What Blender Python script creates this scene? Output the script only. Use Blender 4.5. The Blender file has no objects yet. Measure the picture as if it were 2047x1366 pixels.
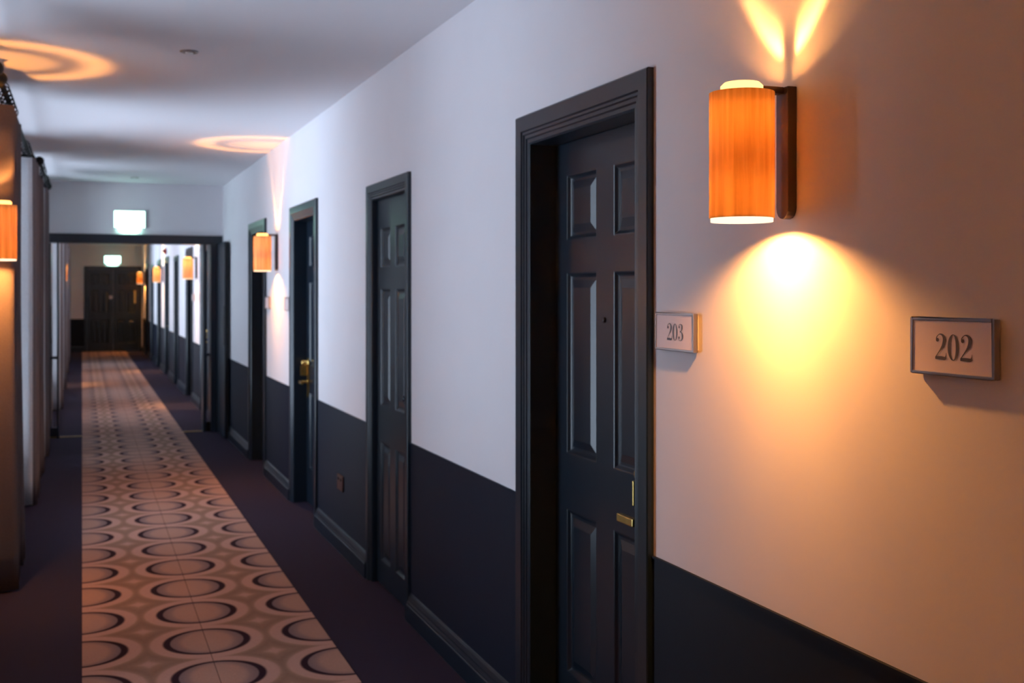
import bpy, bmesh, math, random
from mathutils import Vector, Matrix
random.seed(4)
S = bpy.context.scene
C = S.collection
PI = math.pi

# ------------------------------------------------------------------ camera
W = 1.407            # right wall plane (x); corridor runs along +y
XL = -0.48           # left wall plane, near part
XF = -0.40           # left wall plane, beyond the fire doors
H = 2.621            # ceiling height
YB = 12.43           # wall with the fire doors
YE = 29.5            # end wall
cd = bpy.data.cameras.new('camera')
cam = bpy.data.objects.new('camera', cd)
C.objects.link(cam)
cam.location = (0, 0, 1.51)
cam.rotation_euler = (PI / 2, 0, -math.radians(20.82))
cd.sensor_width = 36
cd.lens = 2260 / 2047 * 36
cd.shift_y = -103 / 2047
cd.clip_start = 0.02
cd.dof.use_dof = True
cd.dof.focus_distance = 2.15
cd.dof.aperture_fstop = 6.2
S.camera = cam

# ------------------------------------------------------------------ world, exposure, daylight
S.view_settings.view_transform = 'Standard'
S.view_settings.look = 'None'
S.view_settings.gamma = 1
S.view_settings.use_curve_mapping = False
S.view_settings.exposure = 0.14
w = bpy.data.worlds.new('overcast_sky')
S.world = w
w.use_nodes = True
bg = w.node_tree.nodes['Background']
bg.inputs[0].default_value = (0.66, 0.80, 1.0, 1)
bg.inputs[1].default_value = 6.2
_n = w.node_tree.nodes; _l = w.node_tree.links          # added brightness below the horizon to lift the ceiling, overcast sky above
_t = _n.new('ShaderNodeTexCoord'); _s = _n.new('ShaderNodeSeparateXYZ'); _m = _n.new('ShaderNodeMapRange')
_l.new(_t.outputs['Generated'], _s.inputs[0]); _l.new(_s.outputs[2], _m.inputs[0])
_m.inputs[1].default_value = -0.15; _m.inputs[2].default_value = 0.15
_m.inputs[3].default_value = 7.6; _m.inputs[4].default_value = 4.7
_l.new(_m.outputs[0], bg.inputs[1])

LEFT_WINDOWS = [(3.8, 5.35), (6.7, 8.75), (9.95, 11.9),
                (13.3, 15.4), (16.5, 18.6), (20.0, 22.0), (23.1, 25.2)]
WZ0, WZ1 = 0.35, 2.575
for a, b in LEFT_WINDOWS:      # sampling portals in the window openings (they give off no light of their own)
    ld = bpy.data.lights.new('window_portal', 'AREA')
    ld.shape = 'RECTANGLE'; ld.size = WZ1 - WZ0; ld.size_y = b - a
    ld.cycles.is_portal = True
    lo = bpy.data.objects.new('window_portal', ld)
    C.objects.link(lo)
    lo.location = (-0.80, (a + b) / 2, (WZ0 + WZ1) / 2)
    lo.rotation_euler = (0, -PI / 2, 0)

# lamp strengths, used by the sconce builder
P_GLOW, P_UP, P_DOWN = 14.0, 62.0, 48.0
LAMP = (1.0, 0.385, 0.085)

# ------------------------------------------------------------------ materials
def mat(name, col, rough=0.6, metal=0.0, spec=0.5, bump=0.0, bscale=200, vary=0.0, vscale=6.0):
    m = bpy.data.materials.new(name); m.use_nodes = True
    nt = m.node_tree; b = nt.nodes['Principled BSDF']
    b.inputs['Base Color'].default_value = (*col, 1)
    b.inputs['Roughness'].default_value = rough
    b.inputs['Metallic'].default_value = metal
    b.inputs['Specular IOR Level'].default_value = spec
    tc = nt.nodes.new('ShaderNodeTexCoord')
    if vary > 0:
        n = nt.nodes.new('ShaderNodeTexNoise'); n.inputs['Scale'].default_value = vscale
        n.inputs['Detail'].default_value = 5
        nt.links.new(tc.outputs['Object'], n.inputs['Vector'])
        r = nt.nodes.new('ShaderNodeValToRGB')
        r.color_ramp.elements[0].position = 0.3; r.color_ramp.elements[1].position = 0.7
        r.color_ramp.elements[0].color = (*[c * (1 - vary) for c in col], 1)
        r.color_ramp.elements[1].color = (*[min(1, c * (1 + vary)) for c in col], 1)
        nt.links.new(n.outputs['Fac'], r.inputs['Fac'])
        nt.links.new(r.outputs['Color'], b.inputs['Base Color'])
    if bump > 0:
        n = nt.nodes.new('ShaderNodeTexNoise'); n.inputs['Scale'].default_value = bscale
        n.inputs['Detail'].default_value = 3
        nt.links.new(tc.outputs['Object'], n.inputs['Vector'])
        bp = nt.nodes.new('ShaderNodeBump'); bp.inputs['Strength'].default_value = bump
        bp.inputs['Distance'].default_value = 0.002
        nt.links.new(n.outputs['Fac'], bp.inputs['Height'])
        nt.links.new(bp.outputs['Normal'], b.inputs['Normal'])
    return m

def emit(name, col, strength):
    m = bpy.data.materials.new(name); m.use_nodes = True
    nt = m.node_tree; nt.nodes.clear()
    e = nt.nodes.new('ShaderNodeEmission'); o = nt.nodes.new('ShaderNodeOutputMaterial')
    e.inputs[0].default_value = (*col, 1); e.inputs[1].default_value = strength
    nt.links.new(e.outputs[0], o.inputs[0])
    return m

M = {}
M['wall'] = mat('white_wall_paint', (0.74, 0.72, 0.75), 0.75, bump=0.06, bscale=90, vary=0.015, vscale=3)
M['ceiling'] = mat('white_ceiling_paint', (0.78, 0.76, 0.79), 0.8, bump=0.04, bscale=90)
M['dado'] = mat('dark_blue_wall_paint', (0.006, 0.010, 0.022), 0.58, spec=0.2, bump=0.05, bscale=90)
M['gloss'] = mat('dark_blue_woodwork_paint', (0.007, 0.015, 0.026), 0.30, spec=0.55, bump=0.03, bscale=60)
M['brass'] = mat('brass', (0.72, 0.50, 0.16), 0.28, 1.0, vary=0.1, vscale=40)
M['steel'] = mat('brushed_steel', (0.36, 0.33, 0.33), 0.32, 1.0)
M['bronze'] = mat('dark_bronze_metal', (0.045, 0.028, 0.028), 0.38, 0.4)
M['black'] = mat('black_iron', (0.006, 0.006, 0.007), 0.6, 0.0, spec=0.25)
M['socketm'] = mat('dark_bronze_socket', (0.05, 0.022, 0.022), 0.35, 0.3)
M['plate'] = mat('pinkish_white_plate', (0.74, 0.64, 0.66), 0.35)
M['ink'] = mat('grey_number_ink', (0.07, 0.06, 0.075), 0.5)
M['white'] = mat('white_plastic', (0.7, 0.7, 0.7), 0.4)
M['red'] = mat('red_plastic', (0.25, 0.01, 0.012), 0.35)
M['winframe'] = mat('white_window_paint', (0.7, 0.7, 0.7), 0.4)
M['exit'] = emit('lit_exit_panel', (0.50, 1.0, 0.80), 6.0)
M['lampring'] = emit('lit_frosted_glass', (1.0, 0.47, 0.13), 3.2)
M['lamplip'] = emit('lit_frosted_lip', (1.0, 0.66, 0.42), 1.9)

def fabric(name, col, trans):
    m = bpy.data.materials.new(name); m.use_nodes = True
    nt = m.node_tree; nt.nodes.clear()
    o = nt.nodes.new('ShaderNodeOutputMaterial')
    d = nt.nodes.new('ShaderNodeBsdfDiffuse'); t = nt.nodes.new('ShaderNodeBsdfTranslucent')
    mx = nt.nodes.new('ShaderNodeMixShader'); mx.inputs[0].default_value = trans
    tc = nt.nodes.new('ShaderNodeTexCoord')
    n = nt.nodes.new('ShaderNodeTexNoise'); n.inputs['Scale'].default_value = 120
    r = nt.nodes.new('ShaderNodeValToRGB')
    r.color_ramp.elements[0].color = (*[c * 0.85 for c in col], 1)
    r.color_ramp.elements[1].color = (*[c * 1.15 for c in col], 1)
    nt.links.new(tc.outputs['Object'], n.inputs['Vector'])
    nt.links.new(n.outputs['Fac'], r.inputs['Fac'])
    for s in (d, t): nt.links.new(r.outputs['Color'], s.inputs['Color'])
    nt.links.new(d.outputs[0], mx.inputs[1]); nt.links.new(t.outputs[0], mx.inputs[2])
    nt.links.new(mx.outputs[0], o.inputs[0])
    return m
M['curtain'] = fabric('taupe_curtain_cloth', (0.15, 0.12, 0.12), 0.04)
M['daylit_edge'] = fabric('pale_daylit_curtain_cloth', (0.55, 0.56, 0.58), 0.1)  # pale colour stands in for daylight on the curtains' leading edge

def veneer():
    m = bpy.data.materials.new('thin_wood_veneer'); m.use_nodes = True
    nt = m.node_tree; nt.nodes.clear()
    o = nt.nodes.new('ShaderNodeOutputMaterial')
    d = nt.nodes.new('ShaderNodeBsdfDiffuse'); t = nt.nodes.new('ShaderNodeBsdfTranslucent')
    mx = nt.nodes.new('ShaderNodeMixShader'); mx.inputs[0].default_value = 0.40
    tc = nt.nodes.new('ShaderNodeTexCoord'); mp = nt.nodes.new('ShaderNodeMapping')
    mp.inputs['Scale'].default_value = (42, 42, 2.2)
    n = nt.nodes.new('ShaderNodeTexNoise'); n.inputs['Scale'].default_value = 1.6; n.inputs['Detail'].default_value = 6
    r = nt.nodes.new('ShaderNodeValToRGB')
    r.color_ramp.elements[0].position = 0.3; r.color_ramp.elements[1].position = 0.72
    r.color_ramp.elements[0].color = (0.50, 0.33, 0.15, 1)
    r.color_ramp.elements[1].color = (0.84, 0.64, 0.34, 1)
    nt.links.new(tc.outputs['Object'], mp.inputs[0]); nt.links.new(mp.outputs[0], n.inputs['Vector'])
    nt.links.new(n.outputs['Fac'], r.inputs['Fac'])
    for s in (d, t): nt.links.new(r.outputs['Color'], s.inputs['Color'])
    nt.links.new(d.outputs[0], mx.inputs[1]); nt.links.new(t.outputs[0], mx.inputs[2])
    nt.links.new(mx.outputs[0], o.inputs[0])
    return m
M['veneer'] = veneer()

def glass():
    m = bpy.data.materials.new('window_glass'); m.use_nodes = True
    nt = m.node_tree; nt.nodes.clear()
    o = nt.nodes.new('ShaderNodeOutputMaterial')
    t = nt.nodes.new('ShaderNodeBsdfTransparent'); g = nt.nodes.new('ShaderNodeBsdfGlossy')
    g.inputs['Roughness'].default_value = 0.03
    mx = nt.nodes.new('ShaderNodeMixShader'); f = nt.nodes.new('ShaderNodeFresnel'); f.inputs[0].default_value = 1.3
    nt.links.new(f.outputs[0], mx.inputs[0])
    nt.links.new(t.outputs[0], mx.inputs[1]); nt.links.new(g.outputs[0], mx.inputs[2])
    nt.links.new(mx.outputs[0], o.inputs[0])
    return m
M['glass'] = glass()

def floor_mat():
    m = mat('plum_carpet', (0.026, 0.020, 0.038), 0.95, spec=0.1, bump=0.5, bscale=700, vary=0.22, vscale=260)
    return m
M['floor'] = floor_mat()

def runner_mat():
    m = bpy.data.materials.new('circle_pattern_carpet'); m.use_nodes = True
    nt = m.node_tree; N = nt.nodes; L = nt.links
    b = N['Principled BSDF']; b.inputs['Roughness'].default_value = 0.95
    b.inputs['Specular IOR Level'].default_value = 0.1
    tc = N.new('ShaderNodeTexCoord'); sx = N.new('ShaderNodeSeparateXYZ')
    L.new(tc.outputs['Object'], sx.inputs[0])
    def mth(op, a, b_=None, c=None):
        n = N.new('ShaderNodeMath'); n.operation = op
        for i, v in enumerate((a, b_, c)):
            if v is None: continue
            if isinstance(v, (int, float)): n.inputs[i].default_value = v
            else: L.new(v, n.inputs[i])
        return n.outputs[0]
    PX, PY = 0.5, 0.4607
    def cell(v, p, off):
        q = mth('DIVIDE', mth('SUBTRACT', v, off), p)
        return mth('MULTIPLY', mth('SUBTRACT', q, mth('ROUND', q)), p)
    dx = cell(sx.outputs[0], PX, 0.0); dy = cell(sx.outputs[1], PY, 4.987 - 0.4607 * 20)
    def rad(x, y): return mth('SQRT', mth('ADD', mth('MULTIPLY', x, x), mth('MULTIPLY', y, y)))
    r = rad(dx, dy)
    rin = rad(mth('MULTIPLY', dx, 1.10), mth('MULTIPLY', dy, 0.80))
    # outer layers
    ramp = N.new('ShaderNodeValToRGB'); cr = ramp.color_ramp; cr.interpolation = 'LINEAR'
    light = (0.37, 0.225, 0.185, 1); tan = (0.235, 0.145, 0.108, 1); dark = (0.018, 0.006, 0.012, 1)
    cr.elements[0].position = 0.0; cr.elements[0].color = dark
    cr.elements[1].position = 0.178; cr.elements[1].color = dark
    for p, c in ((0.186, light), (0.228, light), (0.240, tan), (0.262, (0.20, 0.122, 0.088, 1)), (0.30, tan), (0.325, light)):
        e = cr.elements.new(p); e.color = c
    L.new(r, ramp.inputs[0])
    # inner disc: squashed in x, so the dark ring is thicker at its sides
    ramp2 = N.new('ShaderNodeValToRGB'); c2 = ramp2.color_ramp
    c2.elements[0].position = 0.0; c2.elements[0].color = (0.33, 0.20, 0.155, 1)
    c2.elements[1].position = 0.105; c2.elements[1].color = (0.31, 0.187, 0.148, 1)
    for p, c in ((0.128, (0.22, 0.143, 0.130, 1)), (0.158, (0.165, 0.115, 0.115, 1))):
        e = c2.elements.new(p); e.color = c
    L.new(rin, ramp2.inputs[0])
    edge = N.new('ShaderNodeMapRange'); edge.inputs[1].default_value = 0.160; edge.inputs[2].default_value = 0.166
    edge.inputs[3].default_value = 1; edge.inputs[4].default_value = 0
    rmid = rad(mth('MULTIPLY', dx, 1.08), dy)
    L.new(rmid, edge.inputs[0])
    mx = N.new('ShaderNodeMix'); mx.data_type = 'RGBA'
    L.new(edge.outputs[0], mx.inputs[0]); L.new(ramp.outputs[0], mx.inputs[6]); L.new(ramp2.outputs[0], mx.inputs[7])
    # seam down the middle
    sd = mth('ABSOLUTE', mth('SUBTRACT', sx.outputs[0], 0.497))
    seam = mth('LESS_THAN', sd, 0.0016)
    mx2 = N.new('ShaderNodeMix'); mx2.data_type = 'RGBA'
    L.new(mth('MULTIPLY', seam, 0.85), mx2.inputs[0]); L.new(mx.outputs[2], mx2.inputs[6]); mx2.inputs[7].default_value = (0.03, 0.015, 0.015, 1)
    # tufts
    n = N.new('ShaderNodeTexNoise'); n.inputs['Scale'].default_value = 350; n.inputs['Detail'].default_value = 3
    L.new(tc.outputs['Object'], n.inputs['Vector'])
    mr = N.new('ShaderNodeMapRange'); mr.inputs[1].default_value = .3; mr.inputs[2].default_value = .7
    mr.inputs[3].default_value = 0.86; mr.inputs[4].default_value = 1.14
    L.new(n.outputs['Fac'], mr.inputs[0])
    vm = N.new('ShaderNodeVectorMath'); vm.operation = 'SCALE'
    L.new(mx2.outputs[2], vm.inputs[0]); L.new(mr.outputs[0], vm.inputs['Scale'])
    L.new(vm.outputs[0], b.inputs['Base Color'])
    bp = N.new('ShaderNodeBump'); bp.inputs['Strength'].default_value = 0.3; bp.inputs['Distance'].default_value = 0.002
    L.new(n.outputs['Fac'], bp.inputs['Height']); L.new(bp.outputs['Normal'], b.inputs['Normal'])
    return m
M['runner'] = runner_mat()

# ------------------------------------------------------------------ helpers
class MB:
    def __init__(s): s.v = []; s.f = []; s.smooth = set()
    def box(s, x0, x1, y0, y1, z0, z1):
        n = len(s.v)
        for z in (z0, z1):
            for x, y in ((x0, y0), (x1, y0), (x1, y1), (x0, y1)): s.v.append((x, y, z))
        s.f += [(n, n+3, n+2, n+1), (n+4, n+5, n+6, n+7), (n, n+1, n+5, n+4), (n+1, n+2, n+6, n+5), (n+2, n+3, n+7, n+6), (n+3, n, n+4, n+7)]
        return s
    def quad(s, a, b, c, d):
        n = len(s.v); s.v += [a, b, c, d]; s.f.append((n, n+1, n+2, n+3)); return s
    def strip(s, A, B, closed=False, smooth=False):
        n = len(s.v); k = len(A); s.v += list(A) + list(B)
        for i in range(k if closed else k - 1):
            j = (i + 1) % k
            if smooth: s.smooth.add(len(s.f))
            s.f.append((n+i, n+j, n+k+j, n+k+i))
        return s
    def poly(s, pts):
        n = len(s.v); s.v += list(pts); s.f.append(tuple(range(n, n + len(pts)))); return s
    def prism(s, pts, off, smooth=False):
        """closed outline pts (3d), extruded by vector off"""
        o = Vector(off); B = [tuple(Vector(p) + o) for p in pts]
        s.poly(pts[::-1]); s.poly(B); s.strip(pts, B, True, smooth); return s
    def lathe(s, prof, c=(0, 0, 0), axis='z', seg=32, cap=True):
        """prof: list of (r, t) along the axis"""
        rings = []
        for r, t in prof:
            ring = []
            for i in range(seg):
                a = 2 * PI * i / seg
                u, v_ = r * math.cos(a), r * math.sin(a)
                p = {'z': (u, v_, t), 'y': (u, t, v_), 'x': (t, u, v_)}[axis]
                ring.append((p[0] + c[0], p[1] + c[1], p[2] + c[2]))
            rings.append(ring)
        for A, B in zip(rings, rings[1:]): s.strip(A, B, True, True)
        if cap:
            if prof[0][0] > 1e-5: s.poly(rings[0][::-1])
            if prof[-1][0] > 1e-5: s.poly(rings[-1])
        return s
    def build(s, name, m, parent=None, bevel=0.0, flat=False):
        me = bpy.data.meshes.new(name); me.from_pydata([tuple(p) for p in s.v], [], s.f)
        for i, p in enumerate(me.polygons): p.use_smooth = (i in s.smooth) and not flat
        me.materials.append(m)
        bm = bmesh.new(); bm.from_mesh(me)
        bmesh.ops.remove_doubles(bm, verts=bm.verts, dist=1e-5)
        bmesh.ops.recalc_face_normals(bm, faces=bm.faces)
        if bevel > 0:
            es = [e for e in bm.edges if len(e.link_faces) == 2 and e.calc_face_angle(0) > 0.9]
            bmesh.ops.bevel(bm, geom=es, offset=bevel, segments=2, profile=0.6, affect='EDGES')
        bm.to_mesh(me); bm.free()
        o = bpy.data.objects.new(name, me); C.objects.link(o)
        if parent: o.parent = parent
        return o

def props(o, label=None, cat=None, group=None, kind=None):
    if label: o['label'] = label
    if cat: o['category'] = cat
    if group: o['group'] = group
    if kind: o['kind'] = kind
    return o

def thing(name, loc, label, cat, group=None, kind=None, rz=0):
    o = bpy.data.objects.new(name, None); C.objects.link(o); o.location = loc; o.rotation_euler = (0, 0, rz)
    o.empty_display_size = 0.1
    return props(o, label, cat, group, kind)

def copy_tree(o, parent=None):
    c = o.copy(); C.objects.link(c)
    if parent is not None: c.parent = parent
    for ch in list(o.children): copy_tree(ch, c)
    return c

# ------------------------------------------------------------------ layout of the right wall
SC = [2.04, 8.77, 15.3, 21.9, 28.45]                 # wall lamps
DOORS = [(2.65, 3.618), (7.174, 8.149), (9.326, 10.29), (13.75, 14.72), (15.88, 16.85),
         (20.35, 21.32), (22.48, 23.45), (26.9, 27.87)]
CLOSETS = [(4.995, 5.804), (18.27, 19.07), (24.86, 25.66)]
TOPD, TOPC = 2.097, 2.052

# floor, ceiling
props(MB().box(-0.75, W + 0.25, -3.2, YE + 0.2, -0.1, 0).build('floor', M['floor']), 'dark plum carpeted corridor floor', 'floor', kind='structure')
props(MB().box(-0.75, W + 0.25, -3.2, YE + 0.2, H, H + 0.1).build('ceiling', M['ceiling']), 'smooth white corridor ceiling', 'ceiling', kind='structure')

# right wall with door niches
niches = sorted([(a + .088, b - .088, TOPD - .088) for a, b in DOORS] + [(a + .068, b - .068, TOPC - .068) for a, b in CLOSETS])
mw = MB(); y = -3.0; ND = 0.15
for a, b, t in niches:
    mw.box(W, W + ND, y, a, 0, H); mw.box(W, W + ND, a, b, t, H); y = b
mw.box(W, W + ND, y, YE, 0, H)
mw.box(W + ND, W + 0.25, -3.0, YE, 0, H)
props(mw.build('wall_right', M['wall']), 'long white wall with dark panelled doors', 'wall', kind='structure')

# dark painted dado and skirting on the right, between the door frames
DZ = 0.805
outer = sorted(DOORS + CLOSETS + [(12.38, 12.64)])
gaps = []; y = -3.0
for a, b in outer:
    gaps.append((y, a)); y = b
gaps.append((y, YE - 0.0))
md = MB(); ms = MB()
SKP = [(0, 0.0), (.026, 0.0), (.026, .074), (.022, .079), (.0225, .083), (.017, .096), (.0165, .100), (.010, .116), (.004, .125), (0, .128)]
for a, b in gaps:
    if b - a < .01: continue
    md.box(W - .004, W, a, b, .128, DZ)
    md.box(W - .008, W, a, b, DZ, DZ + .006)
    A = [(W - p, a, z) for p, z in SKP]; ms.prism(A, (0, b - a, 0))
props(md.build('trim_1', M['dado']), 'dark blue painted lower part of the right wall', 'dado', kind='structure')
props(ms.build('baseboard_right', M['gloss']), 'dark moulded skirting board along the right wall', 'skirting', kind='structure')

# left wall, with windows
def left_wall(name, x0, x1, ya, yb, wins, label):
    m_ = MB(); y = ya
    for a, b in wins:
        m_.box(x0, x1, y, a, 0, H); m_.box(x0, x1, a, b, 0, WZ0); m_.box(x0, x1, a, b, WZ1, H); y = b
    m_.box(x0, x1, y, yb, 0, H)
    return props(m_.build(name, M['wall']), label, 'wall', kind='structure')
left_wall('wall_left', -0.75, XL, -3.0, YB, [w_ for w_ in LEFT_WINDOWS if w_[0] < YB], 'window wall of the near corridor, behind curtains')
left_wall('wall_left.001', -0.75, XF, YB + 0.17, YE, [w_ for w_ in LEFT_WINDOWS if w_[0] > YB], 'window wall beyond the fire doors')
bl = MB(); dl = MB()
for xx, a, b in ((XL, -3.0, 12.38), (XF, 12.64, YE)):
    bl.prism([(xx + p, a, z) for p, z in SKP], (0, b - a, 0))
dy_ = []
for xx, ya, yb, wins in ((XL, -3.0, 12.38, [w_ for w_ in LEFT_WINDOWS if w_[0] < YB]), (XF, 12.64, YE, [w_ for w_ in LEFT_WINDOWS if w_[0] > YB])):
    y = ya
    for a, b in wins:
        dl.box(xx, xx + .004, y, a, .128, DZ); dl.box(xx, xx + .004, a, b, .128, WZ0 - .03); y = b
    dl.box(xx, xx + .004, y, yb, .128, DZ)
props(bl.build('baseboard_left', M['gloss']), 'dark moulded skirting board below the windows', 'skirting', kind='structure')
props(dl.build('trim_2', M['dado']), 'dark blue painted lower part of the window wall', 'dado', kind='structure')

props(MB().box(-0.75, W + .25, -3.2, -3.0, 0, H).build('wall_back', M['wall']), 'wall closing the corridor behind the photographer', 'wall', kind='structure')
props(MB().box(XF, W, YE, YE + .2, 0, H).build('wall_front', M['wall']), 'white end wall far down the corridor', 'wall', kind='structure')
props(MB().box(XF, 0.045, YE - .004, YE, .128, DZ).build('trim_3', M['dado']), 'dark painted lower part of the end wall', 'dado', kind='structure')
props(MB().box(XF + .02, 0.045, YE - .018, YE, 0, .126).build('baseboard_front', M['gloss']), 'dark skirting board of the end wall', 'skirting', kind='structure')

# windows
def window(i, a, b, x_in):
    t = thing('window_%d' % i, (x_in, (a + b) / 2, WZ0), 'tall white sash window, window %s along the left wall' % ['one','two','three','four','five','six','seven','eight','nine'][i - 1], 'window', kind='structure')
    h = (b - a) / 2; xo = -0.70 - x_in; zz = WZ1 - WZ0
    m_ = MB()
    for y0, y1 in ((-h, -h + .05), (h - .05, h)): m_.box(xo, xo + .06, y0, y1, 0, zz)
    for z0, z1 in ((0, .06), (zz - .05, zz), (zz / 2 - .025, zz / 2 + .025)): m_.box(xo, xo + .06, -h + .05, h - .05, z0, z1)
    for k in (-1, 1): m_.box(xo + .02, xo + .045, k * h / 3 - .012, k * h / 3 + .012, .06, zz / 2 - .025).box(xo + .02, xo + .045, k * h / 3 - .012, k * h / 3 + .012, zz / 2 + .025, zz - .05)
    m_.build('window_frame', M['winframe'], t)
    MB().box(xo + .028, xo + .034, -h + .05, h - .05, .06, zz / 2 - .025).box(xo + .028, xo + .034, -h + .05, h - .05, zz / 2 + .025, zz - .05).build('window_pane', M['glass'], t)
    MB().box(xo + .06, .03, -h + .001, h - .001, -.025 + .025, .022).build('window_sill', M['winframe'], t)
for i, (a, b) in enumerate(LEFT_WINDOWS): window(i + 1, a, b, XL if a < YB else XF)

# ------------------------------------------------------------------ doors
def architrave(parent, h, top, wd, m, x=0.0):
    """frame moulding around an opening; local y from -h to h, proud towards -x"""
    k = wd / .10
    prof = [(0, 0), (0, .017), (.004*k, .020), (.052*k, .020), (.056*k, .015), (.064*k, .0155), (.068*k, .011), (.078*k, .0115), (.082*k, .007), (.094*k, .008), (wd, .004), (wd, 0)]
    mb = MB(); rows = []
    for w_, p in prof:
        rows.append([(x - p, -h + w_, 0), (x - p, -h + w_, top - w_), (x - p, h - w_, top - w_), (x - p, h - w_, 0)])
    for A, B in zip(rows, rows[1:] + rows[:1]): mb.strip(A, B)
    return mb.build('architrave', m, parent)

def leaf_mesh(h, z0, z1, xf, thick, cols, rows):
    """panelled leaf; front faces -x at x=xf. cols/rows = panel intervals in y / z"""
    mb = MB()
    ys = [-h] + [v for c in cols for v in c] + [h]; zs = [z0] + [v for r in rows for v in r] + [z1]
    for i in range(len(ys) - 1):
        for j in range(len(zs) - 1):
            ya, yb, za, zb = ys[i], ys[i+1], zs[j], zs[j+1]
            if i % 2 == 1 and j % 2 == 1:
                rings = []
                for ins, dep in ((0, 0), (.004, .001), (.012, .009), (.016, .011), (.024, .011), (.050, .003), (.052, .003)):
                    ins = min(ins, (yb - ya) / 2 - .008, (zb - za) / 2 - .008)
                    rings.append([(xf + dep, ya + ins, za + ins), (xf + dep, yb - ins, za + ins), (xf + dep, yb - ins, zb - ins), (xf + dep, ya + ins, zb - ins)])
                for A, B in zip(rings, rings[1:]): mb.strip(A, B, True)
                mb.poly(rings[-1])
            else:
                mb.quad((xf, ya, za), (xf, yb, za), (xf, yb, zb), (xf, ya, zb))
    x2 = xf + thick
    mb.quad((x2, -h, z0), (x2, h, z0), (x2, h, z1), (x2, -h, z1))
    for A, B in (((-h, z0), (h, z0)), ((h, z0), (h, z1)), ((h, z1), (-h, z1)), ((-h, z1), (-h, z0))):
        mb.quad((xf, *A), (xf, *B), (x2, *B), (x2, *A))
    return mb

NUM = ['one','two','three','four','five','six','seven','eight','nine','ten','eleven','twelve','thirteen','fourteen']
def room_door(idx, a, b, label):
    hs = 1 if round(a, 2) in (7.17, 13.75, 20.35, 26.9) else -1   # handle towards the shared lamp
    hw = (b - a) / 2; wd = .10; t = thing('door_%d' % idx, (W, (a + b) / 2, 0), label, 'door', 'panelled room doors', 'structure')
    architrave(t, hw, TOPD, wd, M['gloss'])
    o = hw - wd; top = TOPD - wd; e = .0115
    j = MB()
    j.box(.0005, .149, -o - e, -o, 0, top + e).box(.0005, .149, o, o + e, 0, top + e).box(.0005, .149, -o, o, top, top + e)
    for s in (-1, 1): j.box(.134, .149, min(s * (o - .012), s * o), max(s * (o - .012), s * o), 0, top)
    j.build('door_frame', M['gloss'], t)
    lh = o - .002; c0, c1 = .061, lh - .092
    mid = (c0, c0 + .23)
    lf = leaf_mesh(lh, .008, top - .002, .089, .044, [(-.291, -.061), (.061, .291)], [(.25, .788), (.972, 1.567), (1.674, 1.889)]).build('door_leaf', M['gloss'], t)
    MB().lathe([(0, -.008), (.004, -.008), (.008, -.005), (.009, 0)], (.089, 0, 1.418), 'x', 16).build('peephole', M['bronze'], lf)
    # tall lock plate with rounded lobe on top, thick lock body, lever
    ly = hs * (lh - .072)
    out = []
    for k in range(13):
        an = -.35 * PI / 2 + (PI + .35 * PI) * k / 12
        out.append((.089, ly + .036 * math.cos(an), .995 + .036 * math.sin(an)))
    out += [(.089, ly - .022, .955), (.089, ly - .022, .765), (.089, ly - .014, .752), (.089, ly + .014, .752), (.089, ly + .022, .765), (.089, ly + .022, .955)]
    hd = MB().prism(out, (-.008, 0, 0)).build('lock_plate', M['brass'], lf)
    MB().lathe([(0, -.052), (.014, -.052), (.019, -.047), (.021, -.015), (.027, -.009), (.028, -.008)], (.089, ly, .995), 'x', 20).build('thumb_turn', M['brass'], hd)
    MB().box(.034, .082, ly + .012, ly + .020, .905, .975).build('key_card_reader', M['brass'], hd, .002)
    lev = MB().lathe([(0, -.058), (.010, -.058), (.011, -.012), (.022, -.010), (.023, -.008)], (.089, ly, .862), 'x', 20)
    lev.box(.019, .036, min(ly - hs * .088, ly + hs * .012), max(ly - hs * .088, ly + hs * .012), .851, .873)
    lev.build('door_handle', M['brass'], hd, .003)
    return t

def closet_door(idx, a, b, label):
    hw = (b - a) / 2; wd = .08; t = thing('door_%d' % idx, (W, (a + b) / 2, 0), label, 'door', 'narrow cupboard doors', 'structure')
    architrave(t, hw, TOPC, wd, M['gloss'])
    o = hw - wd; top = TOPC - wd; e = .0115
    MB().box(.0005, .149, -o - e, -o, 0, top + e).box(.0005, .149, o, o + e, 0, top + e).box(.0005, .149, -o, o, top, top + e).build('door_frame', M['gloss'], t)
    lh = o - .002
    lf = leaf_mesh(lh, .008, top - .002, .022, .044, [(-.225, -.04), (.06, .245)], [(.13, .736), (.921, 1.517), (1.622, 1.826)]).build('door_leaf', M['gloss'], t)
    MB().lathe([(0, -.03), (.013, -.028), (.016, -.02), (.007, -.012), (.012, 0)], (.022, -lh + .05, 1.0), 'x', 16).build('door_knob', M['gloss'], lf)
    return t

order = sorted([(a, b, 'r') for a, b in DOORS] + [(a, b, 'c') for a, b in CLOSETS])
DL = {2.65: 'dark blue six-panel door with brass handle, nearest, beside sign 203',
      4.995: 'narrow dark blue cupboard door between the room doors, without handle plate',
      7.174: 'dark room door with tall brass lock plate, just past the cupboard door',
      9.326: 'dark room door directly behind the second wall lamp, before the fire doors',
      13.75: 'dark room door just beyond the fire doors', 15.88: 'dark room door just past the first lamp beyond the fire doors',
      18.27: 'narrow cupboard door midway beyond the fire doors', 20.35: 'dark room door below the red alarm sounder',
      22.48: 'dark room door just past the second lamp beyond the fire doors', 24.86: 'narrow cupboard door nearest the far end wall',
      26.9: 'last dark room door before the far end wall'}
for i, (a, b, k) in enumerate(order):
    (room_door if k == 'r' else closet_door)(i + 1, a, b, DL[a])

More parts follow.
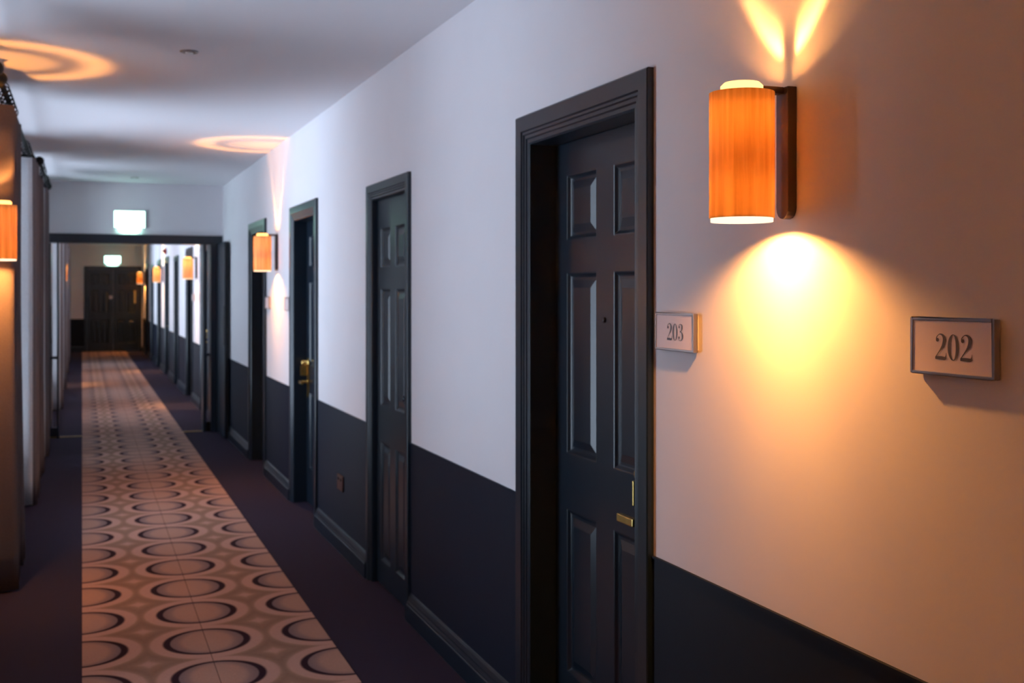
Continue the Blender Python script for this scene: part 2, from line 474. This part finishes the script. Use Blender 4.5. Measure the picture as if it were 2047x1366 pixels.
# ------------------------------------------------------------------ fire door set
fy = YB - .03
t = thing('door_12', (0.49, YB, 0), 'wide dark fire door frame with both leaves held open and side lights', 'fire door', kind='structure')
PX0, PX1 = -.22, 1.205
fr = MB()
fr.box(XL - .49 + .004, W - .49 - .002, -.035, .205, 1.995, 2.088)
fr.build('frame_head', M['gloss'], t, .004)
for nm, x0, x1 in (('wall_post', XL + .004, XL + .045), ('wall_post', W - .125, W - .002)):
    MB().box(x0 - .49, x1 - .49, -.035, .205, 0, 1.995).build(nm, M['gloss'], t, .004)
MB().box(PX0 - .02 - .49, PX0 - .49, -.02, .19, 0, 1.995).build('frame_post', M['gloss'], t, .003)
MB().box(PX1 - .49, PX1 + .03 - .49, -.02, .19, 0, 1.995).build('frame_post', M['gloss'], t, .003)
for x0, x1 in ((XL + .046, PX0 - .021), (PX1 + .031, W - .126)):
    if x1 - x0 < .02: continue
    g = MB().box(x0 - .49, x1 - .49, .075, .083, .10, 1.994).build('side_light', M['glass'], t)
    MB().box(x0 - .49, x1 - .49, .06, .10, 0, .099).box(x0 - .49, x1 - .49, .06, .10, .80, .83).build('side_light_rail', M['gloss'], t)
def fire_leaf(x, parent, s, f0=11.71 - YB, f1=-.045):
    """leaf standing open at 90 degrees on the near side; x = its corridor face, s = side"""
    x0, x1 = (x, x + .045) if s > 0 else (x - .045, x)
    l = MB().box(x0 - .49, x1 - .49, f0, f1, .012, 2.0).build('door_leaf', M['gloss'], parent, .003)
    xs = (x0 - .004 - .49, x0 - .49) if s > 0 else (x1 - .49, x1 + .004 - .49)
    MB().box(*xs, f0 + .03, f0 + .09, .95, 1.35).build('push_plate', M['bronze'], l)
    MB().box(x0 + .015 - .49, x1 - .01 - .49, f0 - .002, f0, .02, 1.98).build('edge_seal', M['black'], l)
fire_leaf(1.345, t, 1)
fire_leaf(-.30, t, -1, .215, .90)
# bulkhead over the fire doors
props(MB().box(XL, W, YB, YB + .17, 2.088, H).build('wall_middle', M['wall']), 'white wall above the fire doors', 'wall', kind='structure')

# ------------------------------------------------------------------ end doors
t = thing('door_13', (.70, YE, 0), 'dark double doors closing the far end of the corridor', 'double door', kind='structure')
m_ = MB(); m_.box(-.655, -.595, -.03, 0, 0, 2.09).box(.62, .68, -.03, 0, 0, 2.09).box(-.595, .62, -.03, 0, 2.03, 2.09).build('architrave', M['gloss'], t, .003)
def end_leaf(x0, x1):
    h = (x1 - x0) / 2
    lf = leaf_mesh(h, .006, 2.025, 0, .02, [(-h + .10, -.03), (.03, h - .10)], [(.2, .78), (.95, 1.5), (1.62, 1.9)]).build('door_leaf', M['gloss'], t)
    lf.rotation_euler = (0, 0, PI / 2); lf.location = ((x0 + x1) / 2, -.0225, 0)
    return lf
l1 = end_leaf(-.593, .010); l2 = end_leaf(.014, .618)
o = MB().box(.50, .545, -.026, -.0225, 1.18, 1.50).build('push_plate', M['brass'], t)

# exit signs
def exit_sign(loc, wd, label):
    t = thing('exit_sign', loc, label, 'exit sign', 'lit exit signs')
    h = wd / 2; 
    MB().box(-h - .008, h + .008, -.03, 0, .06, .245).build('housing', M['white'], t, .004)
    MB().box(-h, h, -.036, -.0301, .068, .237).build('lit_panel', M['exit'], t)
    out = [(-h * .78, -.034, .060), (h * .78, -.034, .060), (h * .66, -.034, .022), (h * .45, -.034, .008), (-h * .45, -.034, .008), (-h * .66, -.034, .022)]
    MB().prism(out, (0, .030, 0)).build('lower_lens', M['exit'], t)
    return t
exit_sign((.462, YB, 2.092), .30, 'bright green-white exit sign above the fire doors')
exit_sign((.70, YE, 2.105), .37, 'smaller-looking lit exit sign above the far double doors')

# small plaque on the end doors
props(MB().box(.62, .70, YE - .031, YE - .0226, 1.29, 1.37).build('door_plaque', M['plate'], None, .002), 'small pale square plaque on the far double doors', 'plaque')

# ------------------------------------------------------------------ runner and threshold
props(MB().box(0.0, 1.0, -2.9, YE - .06, 0.0, .007).build('carpet_runner', M['runner']), 'long beige carpet runner with rows of dark ringed circles', 'carpet')
props(MB().box(XL + .05, -.003, YB + .04, YB + .065, 0.0, .005).build('threshold_strip', M['brass']), 'thin brass threshold strip on the floor left of the runner at the fire doors', 'threshold')
props(MB().box(1.003, PX1, YB + .04, YB + .065, 0, .005).build('threshold_strip', M['brass']), 'thin brass threshold strip on the floor right of the runner at the fire doors', 'threshold')

# ------------------------------------------------------------------ wall lamps
def lamp_light(name, parent, loc, power, radius, up, ring=False):
    ld = bpy.data.lights.new(name, 'POINT')
    ld.energy = power; ld.color = LAMP; ld.shadow_soft_size = radius
    if ring:
        ld.use_nodes = True
        nt = ld.node_tree; em = nt.nodes['Emission']
        tc = nt.nodes.new('ShaderNodeTexCoord'); sp = nt.nodes.new('ShaderNodeSeparateXYZ')
        nt.links.new(tc.outputs['Normal'], sp.inputs[0])
        r = nt.nodes.new('ShaderNodeValToRGB')
        cr = r.color_ramp
        def g(v): return (v, v, v, 1)
        if up:
            # bright ring near the edge of the beam, dimmer middle
            cr.elements[0].position = 0.0; cr.elements[0].color = g(0)
            cr.elements[1].position = 0.70; cr.elements[1].color = g(0.0)
            for p, v in ((.79, .05), (.82, .3), (.85, 1.0), (.92, .9), (.95, .5), (.975, .22), (1.0, .2)):
                e = cr.elements.new(p); e.color = g(v)
        else:
            cr.elements[0].position = 0.0; cr.elements[0].color = g(0.10)
            cr.elements[1].position = 0.30; cr.elements[1].color = g(0.26)
            for p, v in ((.60, .5), (.85, .75), (.95, .9), (1.0, 1.0)):
                e = cr.elements.new(p); e.color = g(v)
        ng = nt.nodes.new('ShaderNodeMath'); ng.operation = 'MULTIPLY'; ng.inputs[1].default_value = 1.0
        nt.links.new(sp.outputs[2], ng.inputs[0]); nt.links.new(ng.outputs[0], r.inputs[0])
        nt.links.new(r.outputs[0], em.inputs['Color'])
        em.inputs['Strength'].default_value = 1.0
    lo = bpy.data.objects.new(name, ld); C.objects.link(lo); lo.parent = parent; lo.location = loc
    lo.rotation_euler = (0, 0, 0) if up else (PI, 0, 0)
    return lo

def sconce():
    """local origin on the wall plane at the bottom of the shade; the room lies towards -x"""
    t = thing('wall_lamp', (0, 0, 0), 'lamp', 'wall lamp', 'wood veneer wall lamps')
    R = .0675; cx = -.117; Z1 = .262
    sh = MB(); prof = [(R, 0), (R, Z1), (R - .0025, Z1), (R - .0025, 0), (R, 0)]
    sh.lathe(prof, (cx, 0, 0), 'z', 72, cap=False)
    s_ = sh.build('lamp_shade', M['veneer'], t)
    s_.location = (0, 0, 0)
    # lit glass collars showing above and below the veneer
    MB().lathe([(.044, Z1 - .012), (.044, Z1 + .014), (.037, Z1 + .021), (.034, Z1 + .019), (.040, Z1 - .012), (.044, Z1 - .012)], (cx, 0, 0), 'z', 48, cap=False).build('top_glass', M['lampring'], t)
    MB().lathe([(R - .003, -.008), (R - .003, .004), (R - .0055, .004), (R - .0055, -.008), (R - .003, -.008)], (cx, 0, 0), 'z', 64, cap=False).build('bottom_glass', M['lamplip'], t)
    # back plate: flat channel with rounded lower end, and the arm that carries the shade
    out = []
    for k in range(9):
        a = PI + PI * k / 8
        out.append((-.022, -.006 + .022 * math.cos(a), .024 + .024 * math.sin(a)))
    out += [(-.022, .016, .279), (-.022, -.028, .279)]
    MB().prism(out, (.022, 0, 0)).build('back_plate', M['bronze'], t, .002)
    arm = MB().box(cx + .036, -.0221, -.013, .013, Z1 + .003, .279)
    arm.build('arm', M['bronze'], t, .0015)
    lamp_light('bulb', t, (cx, 0, .205), P_GLOW, .028, True)
    lamp_light('upward_lamp', t, (cx, 0, .158), P_UP, .011, True, True)
    lamp_light('downward_lamp', t, (cx, 0, .023), P_DOWN, .012, False, True)
    return t

first = sconce()
LZ = 1.660
places = [('wood veneer wall lamp, nearest and largest, on the right wall between signs 203 and 202', W, SC[0], 0),
          ('second wood veneer lamp on the right wall, before the fire doors', W, SC[1], 0),
          ('glowing lamp on the right wall, first one beyond the fire doors', W, SC[2], 0),
          ('glowing lamp on the right wall, second one beyond the fire doors', W, SC[3], 0),
          ('small lamp at the far end of the right wall beside the double doors', W, SC[4], 0),
          ('wood veneer wall lamp cut by the left edge of the picture, among the curtains', XL, 6.0, PI),
          ('glowing lamp on the left wall beyond the fire doors', XF, 19.2, PI),
          ('added unseen veneer lamp on the left wall behind the photographer, warming the near wall', XL, -.6, PI),
          ]
for i, (lab, x, y, rz) in enumerate(places):
    o = first if i == 0 else copy_tree(first)
    o.location = (x, y, LZ); o.rotation_euler = (0, 0, rz); o['label'] = lab
    if y < 0:                        # added lamp behind the photographer, boosted as warm fill for the near wall
        for ch in o.children:
            if ch.type == 'LIGHT':
                ch.data = ch.data.copy(); ch.data.energy *= 4.5
    if y > YB:                       # the lamps beyond the fire doors burn brighter
        for ch in o.children:
            if ch.type == 'LIGHT' and ch.name.startswith('bulb'):
                ch.data = ch.data.copy(); ch.data.energy = P_GLOW * (9 if y < 25 else 1.6); ch.data.color = (1, .6, .25)
            elif ch.type == 'LIGHT' and y < 25:
                ch.data = ch.data.copy(); ch.data.energy *= .5

# ------------------------------------------------------------------ room number signs
def catmull(pts, n=10):
    P = [pts[0]] + pts + [pts[-1]]; out = []
    for i in range(1, len(P) - 2):
        for k in range(n):
            t = k / n
            out.append(tuple(0.5 * ((2 * P[i][j]) + (-P[i-1][j] + P[i+1][j]) * t + (2 * P[i-1][j] - 5 * P[i][j] + 4 * P[i+1][j] - P[i+2][j]) * t * t + (-P[i-1][j] + 3 * P[i][j] - 3 * P[i+1][j] + P[i+2][j]) * t ** 3) for j in range(3)))
    out.append(P[-2]); return out

def stroke(mb, pts, to3):
    s = catmull(pts); A = []; B = []
    for i, (x, y, wd) in enumerate(s):
        x0, y0, _ = s[max(i - 1, 0)]; x1, y1, _ = s[min(i + 1, len(s) - 1)]
        dx, dy = x1 - x0, y1 - y0; l = math.hypot(dx, dy) or 1
        nx, ny = -dy / l * wd / 2, dx / l * wd / 2
        A.append(to3(x + nx, y + ny)); B.append(to3(x - nx, y - ny))
    mb.strip(A, B)

def disc(mb, x, y, r, to3):
    mb.poly([to3(x + r * math.cos(2 * PI * k / 16), y + r * math.sin(2 * PI * k / 16)) for k in range(16)])

def digit(mb, d, to3):
    if d == '2':
        stroke(mb, [(.09, .74, .05), (.10, .86, .04), (.24, .975, .035), (.40, .93, .10), (.475, .76, .16), (.40, .53, .12), (.24, .33, .05), (.06, .10, .035), (.04, .03, .03)], to3)
        disc(mb, .135, .755, .075, to3)
        stroke(mb, [(.03, .06, .11), (.28, .065, .13), (.50, .06, .12), (.55, .15, .05), (.56, .27, .02)], to3)
    elif d == '0':
        n = 40; A = []; B = []
        for k in range(n):
            a = 2 * PI * k / n
            A.append(to3(.29 + .265 * math.cos(a), .49 + .50 * math.sin(a)))
            B.append(to3(.29 + .125 * math.cos(a), .49 + .475 * math.sin(a)))
        mb.strip(A, B, True)
    elif d == '3':
        stroke(mb, [(.09, .80, .04), (.13, .92, .035), (.27, .975, .035), (.41, .90, .10), (.43, .76, .14), (.36, .60, .07), (.20, .53, .03)], to3)
        stroke(mb, [(.20, .53, .03), (.38, .49, .07), (.48, .33, .15), (.46, .14, .11), (.28, .01, .035), (.12, .05, .035), (.07, .17, .04)], to3)
        disc(mb, .13, .80, .07, to3); disc(mb, .125, .19, .075, to3)

def room_sign(y0, y1, z0, z1, number, label):
    """y0 < y1; lettering runs towards -y as read from the corridor"""
    t = thing('room_sign', (W, (y0 + y1) / 2, z0), label, 'room sign', 'framed room number signs')
    h = (y1 - y0) / 2; hz = z1 - z0; e = .0055
    fr = MB()
    fr.box(-.017, -.004, -h, -h + e, 0, hz).box(-.017, -.004, h - e, h, 0, hz).box(-.017, -.004, -h + e, h - e, 0, e).box(-.017, -.004, -h + e, h - e, hz - e, hz)
    fr.build('sign_frame', M['steel'], t, .0012)
    p = MB().box(-.0155, -.0, -h + e, h - e, e, hz - e).build('sign_plate', M['plate'], t)
    if number:
        ch = hz * .45; s = ch * 1.2; mb = MB(); x = 0; adv = [.60, .60, .58]
        tot = sum(adv) * s * .93
        x = tot / 2 - .006
        for i, d in enumerate(number):
            def to3(a, b, x=x): return (-.0161, x - a * s * .93, hz * .5 - ch / 2 + b * ch)
            digit(mb, d, to3); x -= adv[i] * s * .93
        mb.build('room_number', M['ink'], t)
    return t
room_sign(1.443, 1.644, 1.362, 1.462, '202', 'large framed sign reading 202 at the right edge of the picture')
room_sign(2.414, 2.612, 1.357, 1.452, '203', 'framed sign reading 203 beside the nearest panelled door')
room_sign(8.175, 8.37, 1.36, 1.455, '', 'small sign edge-on between second lamp and the door with tall brass lock')
room_sign(9.11, 9.30, 1.36, 1.455, '', 'small sign edge-on under the second wall lamp, beside the door behind it')
room_sign(14.74, 14.93, 1.36, 1.455, '', 'tiny sign on the near side of the first lamp beyond the fire doors')
room_sign(15.66, 15.85, 1.36, 1.455, '', 'tiny sign on the far side of the first lamp beyond the fire doors')

# socket on the dado
t = thing('wall_socket', (W - .004, 6.47, .35), 'small dark power socket on the lower wall beside the cupboard door', 'socket')
sp = MB().box(-.010, 0, -.0735, .0735, 0, .088).build('face_plate', M['socketm'], t, .003)
for s in (-1, 1): MB().box(-.013, -.0101, s * .035 - .012, s * .035 + .012, .058, .072).build('switch', M['black'], t)

# ceiling fittings
def ceiling_fitting(x, y, s, label):
    t = thing('ceiling_sprinkler', (x, y, H), label, 'sprinkler')
    MB().lathe([(.042 * s, 0), (.042 * s, -.004), (.036 * s, -.007), (.024 * s, -.007), (.024 * s, -.0005)], (0, 0, 0), 'z', 32).build('rim', M['steel'], t)
    MB().lathe([(.018 * s, -.003), (.018 * s, -.010), (.010 * s, -.012), (0, -.012)], (0, 0, 0), 'z', 24).build('nozzle', M['white'], t)
ceiling_fitting(.4655, 5.45, 1.0, 'small round sprinkler with a pale centre in the near ceiling')
ceiling_fitting(.484, 11.75, 1.0, 'small round sprinkler in the ceiling just before the fire doors')

# red sounder on the wall beyond
t = thing('fire_alarm_sounder', (W, 21.0, 2.20), 'round red fire alarm sounder high on the right wall beyond the fire doors', 'fire alarm')
MB().lathe([(.05, 0), (.05, -.03), (.042, -.05), (0, -.052)], (0, 0, 0), 'x', 28).build('base', M['red'], t)
MB().lathe([(.03, -.0525), (.03, -.06), (.015, -.068), (0, -.068)], (0, 0, 0), 'x', 24).build('grille', M['black'], t)

# ------------------------------------------------------------------ curtains and poles
PZ = 2.53
RING = []
def pole(x, y0, y1, wall_x, label, spans=()):
    t = thing('curtain_pole', (x, (y0 + y1) / 2, PZ), label, 'curtain pole', 'black curtain poles')
    h = (y1 - y0) / 2
    MB().lathe([(.014, -h), (.014, h)], (0, 0, 0), 'y', 20).build('rod', M['black'], t)
    for s in (-1, 1):
        MB().lathe([(.014, s * h), (.020, s * (h + .004)), (.020, s * (h + .010)), (.012, s * (h + .014)), (.012, s * (h + .018)), (.022, s * (h + .026)), (.034, s * (h + .045)), (.036, s * (h + .055)), (.030, s * (h + .073)), (.015, s * (h + .085)), (0, s * (h + .088))], (0, 0, 0), 'y', 24).build('finial', M['black'], t)
        yy = s * (h - .12)
        MB().box(wall_x - x, -.010, yy - .012, yy + .012, -.010, .010).box(wall_x - x, wall_x - x + .006, yy - .025, yy + .025, -.04, .04).build('bracket', M['black'], t)
    for c0, c1 in spans:
        k = int((c1 - c0) / .13)
        for i in range(k + 1):
            if not RING:
                RING.append(MB().lathe([(.030, -.003), (.036, -.003), (.036, .003), (.030, .003), (.030, -.003)], (0, 0, -.012), 'y', 20, cap=False).box(-.002, .002, -.002, .002, -.090, -.047).build('curtain_ring', M['black'], t)); rg = RING[0]
            else:
                rg = RING[0].copy(); C.objects.link(rg); rg.parent = t
            rg.location = (0, c0 + .03 + i * (c1 - c0 - .06) / k - (y0 + y1) / 2, -.004)
    return t

def curtain(x, y0, y1, amp, lam, seed, label, top=2.432, ph=0.0, face=False):
    rr = random.Random(seed)
    t = thing('curtain', (x, (y0 + y1) / 2, 0.012), label, 'curtain', 'taupe pleated curtains')
    n = max(30, int((y1 - y0) / .011)); nz = 14; h = (y1 - y0) / 2
    ph2, ph3 = rr.uniform(0, 6), rr.uniform(0, 6)
    rows = []
    for j in range(nz + 1):
        z = (top - .012) * j / nz; zf = j / nz; row = []
        for i in range(n + 1):
            y = -h + 2 * h * i / n
            a = 2 * PI * (y + h) / lam + .35 * math.sin(3.1 * (y + h) / lam + ph2) + ph
            xx = amp * (0.72 + .28 * (1 - zf)) * (math.sin(a) + .22 * math.sin(2 * a + ph3)) + .006 * math.sin(zf * 5 + y * 9 + ph2)
            if face:                     # leading edge turned back to the wall, facing the window light
                k = min(1.0, (y + h) / .07)
                xx = -.085 + .155 * (k * k * (3 - 2 * k)) + .35 * xx * k
            yy = y + .012 * math.cos(a) * (1 - zf)
            row.append((xx, yy, z))
        rows.append(row)
    mb = MB()
    for A, B in zip(rows, rows[1:]): mb.strip(A, B, False, True)
    c = mb.build('curtain_cloth', M['curtain'], t)
    if face:  # pale strip over the leading edge, daylight put into its colour
        m2 = max(2, int(.062 / (2 * h) * n)); ml = MB()
        for A, B in zip(rows, rows[1:]): ml.strip([(p[0] - .001, p[1] - .006, p[2]) for p in A[:m2 + 1]], [(p[0] - .001, p[1] - .006, p[2]) for p in B[:m2 + 1]], False, True)
        l_ = ml.build('curtain_daylit_strip', M['daylit_edge'], t)
        sl = l_.modifiers.new('thickness', 'SOLIDIFY'); sl.thickness = .003; sl.offset = 0
    so = c.modifiers.new('thickness', 'SOLIDIFY'); so.thickness = .005; so.offset = 0
    return t

px_ = -.372
pole(px_, 2.9, 5.65, XL, 'black curtain pole nearest the camera on the left', [(4.55, 5.25)])
pole(px_, 6.03, 9.46, XL, 'black curtain pole above the window past the left lamp', [(6.12, 7.0), (8.50, 9.25)])
pole(-.315, 9.72, 11.95, XL, 'black curtain pole ending at the fire doors', [(9.8, 10.45), (10.95, 11.62)])
curtain(-.395, 4.55, 5.25, .035, .13, 1, 'taupe curtain just outside the left edge, before the left lamp')
curtain(-.372, 6.12, 7.00, .062, .17, 2, 'taupe curtain lit orange directly behind the left wall lamp', ph=-.6)
curtain(-.388, 8.50, 9.25, .060, .27, 3, 'taupe curtain at the far side of the window past the left lamp', face=True)
curtain(-.345, 9.80, 10.45, .050, .17, 4, 'taupe curtain at the near side of the window by the fire doors')
curtain(-.378, 10.95, 11.62, .055, .25, 5, 'taupe curtain closest to the fire doors', face=True)
fx = -.315
for k, (a, b, c0, c1, nm) in enumerate(((13.0, 15.7, 15.2, 15.65, 'first'), (16.2, 18.9, 18.3, 18.8, 'second'), (19.7, 22.3, 21.7, 22.2, 'third'), (22.8, 25.4, 24.9, 25.35, 'fourth'))):
    pole(fx, a, b, XF, 'black curtain pole over the %s window beyond the fire doors' % nm, [(c0, c1)])
    curtain(fx, c0, c1, .045, .15, 20 + k, 'taupe curtain at the far side of the %s window beyond the fire doors' % nm, face=True)
